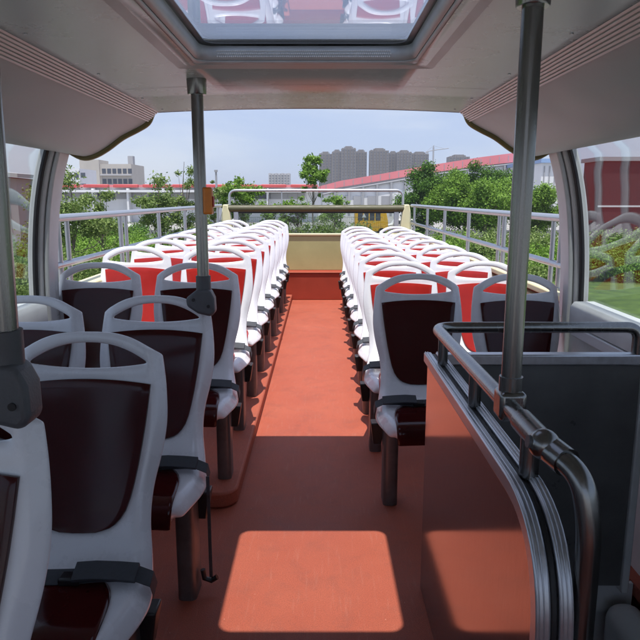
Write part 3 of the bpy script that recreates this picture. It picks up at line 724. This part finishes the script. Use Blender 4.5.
# long low building with the red band at the left
Y = 100; a = at(60, 0, Y); b = at(318, 0, Y); zt = at(0+150, 183.5, Y).z; zb_ = at(150, 188.5, Y).z
t = thing('long_low_building', 'long low white building with thick red roof band behind the young trees at left', 'building', ((a.x+b.x)/2, Y, GZ)); ox = t.location.x
mb = MB(); mb.box(a.x-ox-30, b.x-ox, 0, 18, 0, zb_-GZ+.3); mb.obj('wall', 'wht', t)
zm = (zt+zb_)/2-GZ; hq = (zt-zb_)*.32; xa = a.x-ox-30; seg = (b.x-ox-xa)/15
for k in range(15):
    mb = MB(); mb.box(xa+seg*k+.35, xa+seg*(k+1)-.35, -.9, -.3, zm-hq, zm+hq); mb.obj('roof_band', 'redb', t, bevel=.12)
mb = MB(); mb.box(xa, b.x-ox, -.29, 2, zm-hq*.8, zm+hq*.8); mb.obj('band_backing', 'pink', t)
z1 = at(150, 193, Y).z; z2 = at(150, 199, Y).z
for k in range(24):
    xx = a.x-ox-28+k*(b.x-a.x+26)/24
    mb = MB(); mb.box(xx, xx+2.6, -.12, -.01, z2-GZ, z1-GZ); mb.obj('window', 'grayb' if k % 3 else 'win', t)
    if k % 2 == 0:
        mb = MB(); mb.box(xx-.5, xx-.2, -1.5, -.02, 0, zb_-GZ); mb.obj('column', 'wht', t)
mb = MB(); mb.box(a.x-ox-30, b.x-ox, -1.8, -.03, z1-GZ+.1, z1-GZ+.45); mb.obj('canopy_slab', 'wht', t)
# apartment block at left
Y = 190; a = at(92, 164, Y); b = at(132, 185, Y)
t = thing('apartment_block', 'beige apartment block with rows of balconies at left above the red band', 'building', ((a.x+b.x)/2, Y, GZ)); ox = t.location.x; H = a.z-GZ
mb = MB(); mb.box(a.x-ox, b.x-ox, 0, 14, 0, H); mb.obj('wall', 'beige', t)
mb = MB(); mb.box(a.x-ox-4, a.x-ox, 1, 14, 0, H-3); mb.obj('side_wing', 'tower2', t)
mb = MB(); mb.box(a.x-ox-3.4, a.x-ox+2.2, -.6, 8, 0, H+1.2); mb.obj('stair_tower', 'beige', t)
mb = MB(); mb.box(b.x-ox-2, b.x-ox-.5, 4, 6, H, H+2.5); mb.obj('roof_hut', 'grayb', t)
for fl_ in range(6):
    z = H-1.9-fl_*2.9
    if z < 2: break
    mb = MB(); mb.box(a.x-ox+2.4, b.x-ox+.2, -.9, -.01, z-1.35, z-1.0); mb.obj('balcony', 'tower2', t)
    for k in range(6):
        xx = a.x-ox+2.8+k*1.5
        mb = MB(); mb.box(xx, xx+1.1, -.12, -.02, z-.8, z+.6); mb.obj('window', 'win', t)
# white slab at left edge tree
Y = 160; a = at(64, 168.5, Y); b = at(80, 180, Y)
t = thing('white_block', 'plain white building partly hidden by the pale tree at left', 'building', ((a.x+b.x)/2, Y, GZ)); ox = t.location.x; H = a.z-GZ
mb = MB(); mb.box(a.x-ox, b.x-ox, 0, 12, 0, H); mb.obj('wall', 'wht', t)
for k in range(3):
    for f_ in range(3):
        mb = MB(); mb.box(a.x-ox+.8+k*1.6, a.x-ox+1.9+k*1.6, -.12, -.02, H-2.2-f_*2.6, H-1-f_*2.6); mb.obj('window', 'win', t)
# towers
def towerb(px0, px1, top, Y, label, m='tower', floors=18, bays=5, crown=True):
    a = at(px0, top, Y); b = at(px1, top, Y); t = thing('residential_tower', label, 'building', ((a.x+b.x)/2, Y, GZ), 'residential towers on the skyline'); H = a.z-GZ; w = (b.x-a.x)/2
    mb = MB(); mb.box(-w, w, 0, w*1.2, 0, H*.955)
    for k in range(bays):
        c = -w+(k+.5)*2*w/bays; mb.box(c-w/bays*.62, c+w/bays*.62, -.9-(k % 2)*1.1, 0, 0, H*(.94 if k % 2 else .965))
    mb.obj('wall', m, t)
    if crown:
        mb = MB(); mb.box(-w*.45, w*.45, 1, w, H*.955, H); mb.box(-w*.62, -w*.5, 1, w*.6, H*.955, H*.985); mb.box(w*.5, w*.62, 1, w*.6, H*.955, H*.985); mb.obj('roof_crown', m, t)
    mb = MB(); fh = H/floors
    for k in range(bays):
        c = -w+(k+.5)*2*w/bays; yy = -.9-(k % 2)*1.1
        for f_ in range(1, floors-1):
            mb.box(c-w/bays*.42, c-w/bays*.08, yy-.12, yy-.01, f_*fh+fh*.25, f_*fh+fh*.8)
            mb.box(c+w/bays*.1, c+w/bays*.44, yy-.12, yy-.01, f_*fh+fh*.2, f_*fh+fh*.8)
    o = mb.obj('windows', 'win', t); o['kind'] = 'stuff'
    return t
D = 520
towerb(319, 332, 151.5, D+15, 'grey residential tower at the left end of the skyline group', bays=4)
towerb(332, 342, 149.5, D+8, 'slim grey tower second from the left of the skyline group', bays=3)
towerb(341.5, 356, 146, D, 'tallest grey brown residential tower with stepped crown', bays=5)
towerb(355.5, 367, 149.5, D+10, 'grey tower with lower right shoulder, just left of the gap in the skyline', bays=4)
towerb(370, 389, 148, D, 'wide grey tower just right of the gap in the skyline', bays=6)
towerb(388.5, 398, 151, D+14, 'slim lower grey tower right of the wide one', bays=3)
towerb(397, 412, 150, D+2, 'grey tower with raised roof in the right hand group', bays=5)
towerb(411, 429, 151.5, D+12, 'last grey tower of the right hand group, beside the crane', bays=6)
towerb(449, 470, 154.5, D+40, 'low grey brown tower alone to the right of the crane', bays=6)
towerb(268.5, 290, 172, 400, 'pale grey office block standing alone above the rear guard rail', 'tower2', floors=12, bays=7, crown=False)
towerb(369, 371, 152, D+60, 'very slim pale tower seen in the gap between the two groups', 'tower2', bays=1, crown=False)
# crane
a = at(433.5, 150, 480); t = thing('tower_crane', 'tower crane with long jib on the skyline between grey towers', 'crane', (a.x, 480, GZ)); H = a.z-GZ
mb = MB(); mb.box(-.5, .5, -.5, .5, 0, H+2); mb.obj('mast', 'grayb', t)
mb = MB(); mb.tube([(-5,0,H-1.2),(0,0,H-.2),(11,0,H+1.2)], .3, 6); mb.tube([(0,0,H+3),(8,0,H+.9)], .1, 5); mb.tube([(0,0,H+3),(-5,0,H-1)], .1, 5); mb.tube([(0,0,H),(0,0,H+3.2)], .3, 6); mb.obj('jib', 'grayb', t)
mb = MB(); mb.box(-5.4, -3.6, -.5, .5, H-2.4, H-1.1); mb.obj('counterweight', 'grayb', t)
# lamp masts left
for px, top, Y, lab in ((216, 172, 95, 'slim dark chimney pipe above the red band, beside the orange button'),):
    a = at(px, top, Y); mb = MB(); mb.tube([(0,0,0), (0,0,a.z-GZ)], [.2,.14], 8); mb.tube([(0,0,a.z-GZ),(0,0,a.z-GZ+.3)], .25, 8)
    o = mb.obj('chimney_pipe', 'grayb', smooth=True); o.location = (a.x, Y, GZ); tag(o, lab, 'chimney')
# block outside the right window, put in for the reflection of maroon seat pads
t = thing('pad_reflection_block', 'dark red block standing in for seat pads reflected in the right window', 'building', (28, 48, GZ))
mb = MB(); mb.box(-7.5, 14, 0, 3, 0, 6.4); mb.obj('wall', 'padreflect', t)
mb = MB(); mb.box(-7.7, 14.2, -.2, 3.2, 6.41, 6.7); mb.obj('block_top_strip', 'grayb', t)
mb = MB(); mb.box(-7.5, 14, -.08, -.005, 3.1, 3.22); mb.obj('block_pale_line', 'wht', t)
# grey shed seen through the left window
t = thing('grey_shed', 'pale grey corrugated shed outside the left window', 'building', (-27.5, 42, GZ))
mb = MB(); mb.extr([(-8,0),(8,0),(8,5.0),(-8,6.5)], 0, 4); mb.obj('wall', 'grayb', t)
mb = MB(); mb.extr([(-8.3,6.6),(8.3,5.05),(8.3,5.3),(-8.3,6.85)], -.4, 4.4); mb.obj('roof', 'tower2', t)
for k in range(16):
    mb = MB(); mb.box(-7.6+k, -7.5+k, -.08, -.01, 0, 4.9); mb.obj('wall_rib', 'tower2', t)
# mesh fence and parked vehicles
def fence(x0, x1, y, h, label):
    t = thing('mesh_fence', label, 'fence', ((x0+x1)/2, y, GZ)); w = (x1-x0)/2
    for k in range(int(2*w/2.5)+1):
        mb = MB(); mb.tube([(-w+2.5*k, 0, 0), (-w+2.5*k, 0, h)], .035, 6); mb.obj('fence_post', 'fence', t)
    mb = MB()
    for z in (.1, h/2, h-.08): mb.tube([(-w,0,z),(w,0,z)], .018, 5)
    for k in range(int(2*w/.2)): mb.box(-w+.2*k-.006, -w+.2*k+.006, -.006, .006, .1, h-.05)
    mb.obj('mesh_panel', 'fence', t)
fence(-19, -9, 47, 2.1, 'green mesh fence behind the left hedge')
fence(-8, 6, 62, 2.0, 'green mesh fence seen through the rear window behind the hedge')
def wheel(mb, x, y, r, wd=.22): mb.tube([(x, y-wd/2, r), (x, y+wd/2, r)], r, 18)
def vehicle(x, y, L, H, Wd, label, name, cat, paint, nose=.0, winz=(.52,.86), box=False):
    t = thing(name, label, cat, (x, y, GZ)); l = L/2
    if box: poly = [(-l,.35),(-l,H*.97),(-l+.1,H),(l-.25,H),(l-.05,H*.62),(l,H*.5),(l,.35)]
    else: poly = [(-l,.35),(-l,H*.62),(-l+.25*L*.5,H*.68),(-l+.2*L,H),(l-.35*L,H),(l-.22*L,H*.66),(l-.04*L,H*.58),(l,.5),(l,.35)]
    mb = MB(); mb.extr(poly, -Wd/2, Wd/2); mb.obj('body', paint, t, bevel=.06, bseg=3)
    n = 4 if box else 2
    x0 = -l+(.25 if box else .24*L); x1 = l-(.75 if box else .38*L)
    for k in range(n):
        a_ = x0+(x1-x0)*k/n+.05; b_ = x0+(x1-x0)*(k+1)/n-.05
        mb = MB(); mb.box(a_, b_, -Wd/2-.02, -Wd/2+.03, H*(.58 if box else .70), H*(.88 if box else .93)); mb.obj('window', 'win', t, bevel=.02)
    for sx in (-l*.62, l*.62):
        mb = MB(); wheel(mb, sx, -Wd/2+.05, .36); wheel(mb, sx, Wd/2-.05, .36); mb.obj('wheel', 'tyre', t, smooth=True)
    mb = MB(); mb.box(l-.03, l+.03, -Wd/2+.1, -Wd/2+.45, .6, .78); mb.obj('headlight', 'line', t, bevel=.02)
    return t
v = vehicle(at(371, 215, 67).x, 67, 3.4, 2.55, 1.75, 'small yellow minibus parked behind the rear beam at right', 'yellow_minibus', 'minibus', 'yellow', box=True)
mb = MB(); mb.add([(-1.0,-.92,1.75),(-.55,-.92,1.75),(-.775,-.92,2.2)], [(0,1,2)]); o = mb.obj('triangle_sign', 'line', v); s_ = o.modifiers.new('s','SOLIDIFY'); s_.thickness = .01
vehicle(-17.5, 57, 4.3, 1.45, 1.75, 'white parked car behind the left hedge', 'parked_car', 'car', 'line')
vehicle(-23.5, 58.5, 4.3, 1.45, 1.75, 'silver grey parked car farther left behind the left hedge', 'parked_car', 'car', 'tower2')
vehicle(9.2, 69, 4.2, 1.5, 1.75, 'white parked car between the rear corner post and the round trees', 'parked_car', 'car', 'line')

mb = MB(); mb.box(-900, 900, -60, 700, GZ-1, 75)
hb_ = bpy.data.materials.new('haze_air'); hb_.use_nodes = True; nn = hb_.node_tree.nodes
for q in list(nn):
    if q.type == 'BSDF_PRINCIPLED': nn.remove(q)
pv = nn.new('ShaderNodeVolumePrincipled'); pv.inputs['Color'].default_value = (.80,.86,.98,1); pv.inputs['Density'].default_value = .00042; pv.inputs['Anisotropy'].default_value = .2
hb_.node_tree.links.new(pv.outputs[0], [q for q in nn if q.type == 'OUTPUT_MATERIAL'][0].inputs['Volume'])
hz_o = mb.obj('haze', hb_); hz_o['kind'] = 'stuff'; hz_o.display_type = 'WIRE'
# ---------------------------------------------------------------- light, sky, camera
w = bpy.data.worlds.new('World'); S.world = w; w.use_nodes = True; nt = w.node_tree
bg = nt.nodes['Background']; sky = nt.nodes.new('ShaderNodeTexSky'); sky.sky_type = 'NISHITA'; sky.sun_disc = False
sky.sun_elevation = R(77.3); sky.sun_rotation = R(180); sky.air_density = 1.0; sky.dust_density = 1.0; sky.ozone_density = 4.0
hz = nt.nodes.new('ShaderNodeMix'); hz.data_type = 'RGBA'; hz.inputs[0].default_value = .65
tcw = nt.nodes.new('ShaderNodeTexCoord'); mpw = nt.nodes.new('ShaderNodeMapping'); mpw.inputs['Scale'].default_value = (1.2, 1.2, 4.5); nt.links.new(tcw.outputs['Generated'], mpw.inputs['Vector'])
nw = nt.nodes.new('ShaderNodeTexNoise'); nw.inputs['Scale'].default_value = 2.2; nw.inputs['Detail'].default_value = 7; nw.inputs['Roughness'].default_value = .55; nw.inputs['Distortion'].default_value = .5; nt.links.new(mpw.outputs[0], nw.inputs['Vector'])
rw = nt.nodes.new('ShaderNodeMapRange'); rw.interpolation_type = 'SMOOTHSTEP'; rw.inputs[1].default_value = .40; rw.inputs[2].default_value = .68; nt.links.new(nw.outputs['Fac'], rw.inputs[0])
cw = nt.nodes.new('ShaderNodeMix'); cw.data_type = 'RGBA'; cw.inputs[6].default_value = (3.7, 4.3, 6.3, 1); cw.inputs[7].default_value = (5.3, 5.6, 6.7, 1)
nt.links.new(rw.outputs[0], cw.inputs[0]); nt.links.new(cw.outputs[2], hz.inputs[7]); nt.links.new(sky.outputs[0], hz.inputs[6]); nt.links.new(hz.outputs[2], bg.inputs[0]); bg.inputs[1].default_value = .130
sl = bpy.data.lights.new('sun', 'SUN'); sl.energy = 5.0; sl.angle = R(.5); sl.color = (1, .96, .90)
so = bpy.data.objects.new('sun', sl); COL.objects.link(so)
so.rotation_euler = Vector((.008, .225, -1)).to_track_quat('-Z', 'Y').to_euler(); so.location = (0, -5, 20)
cam = bpy.data.cameras.new('camera'); cam.lens = 36; cam.sensor_width = 36; cam.clip_start = .03; cam.clip_end = 6000
co = bpy.data.objects.new('camera', cam); COL.objects.link(co); co.location = (0, 0, EYE); co.rotation_euler = (math.pi/2-PITCH, 0, 0)
S.camera = co
S.render.engine = 'CYCLES'; S.cycles.max_bounces = 8; S.cycles.transparent_max_bounces = 12; S.cycles.diffuse_bounces = 2
S.view_settings.view_transform = 'Standard'; S.view_settings.look = 'None'; S.view_settings.exposure = 0.22; S.view_settings.gamma = 1
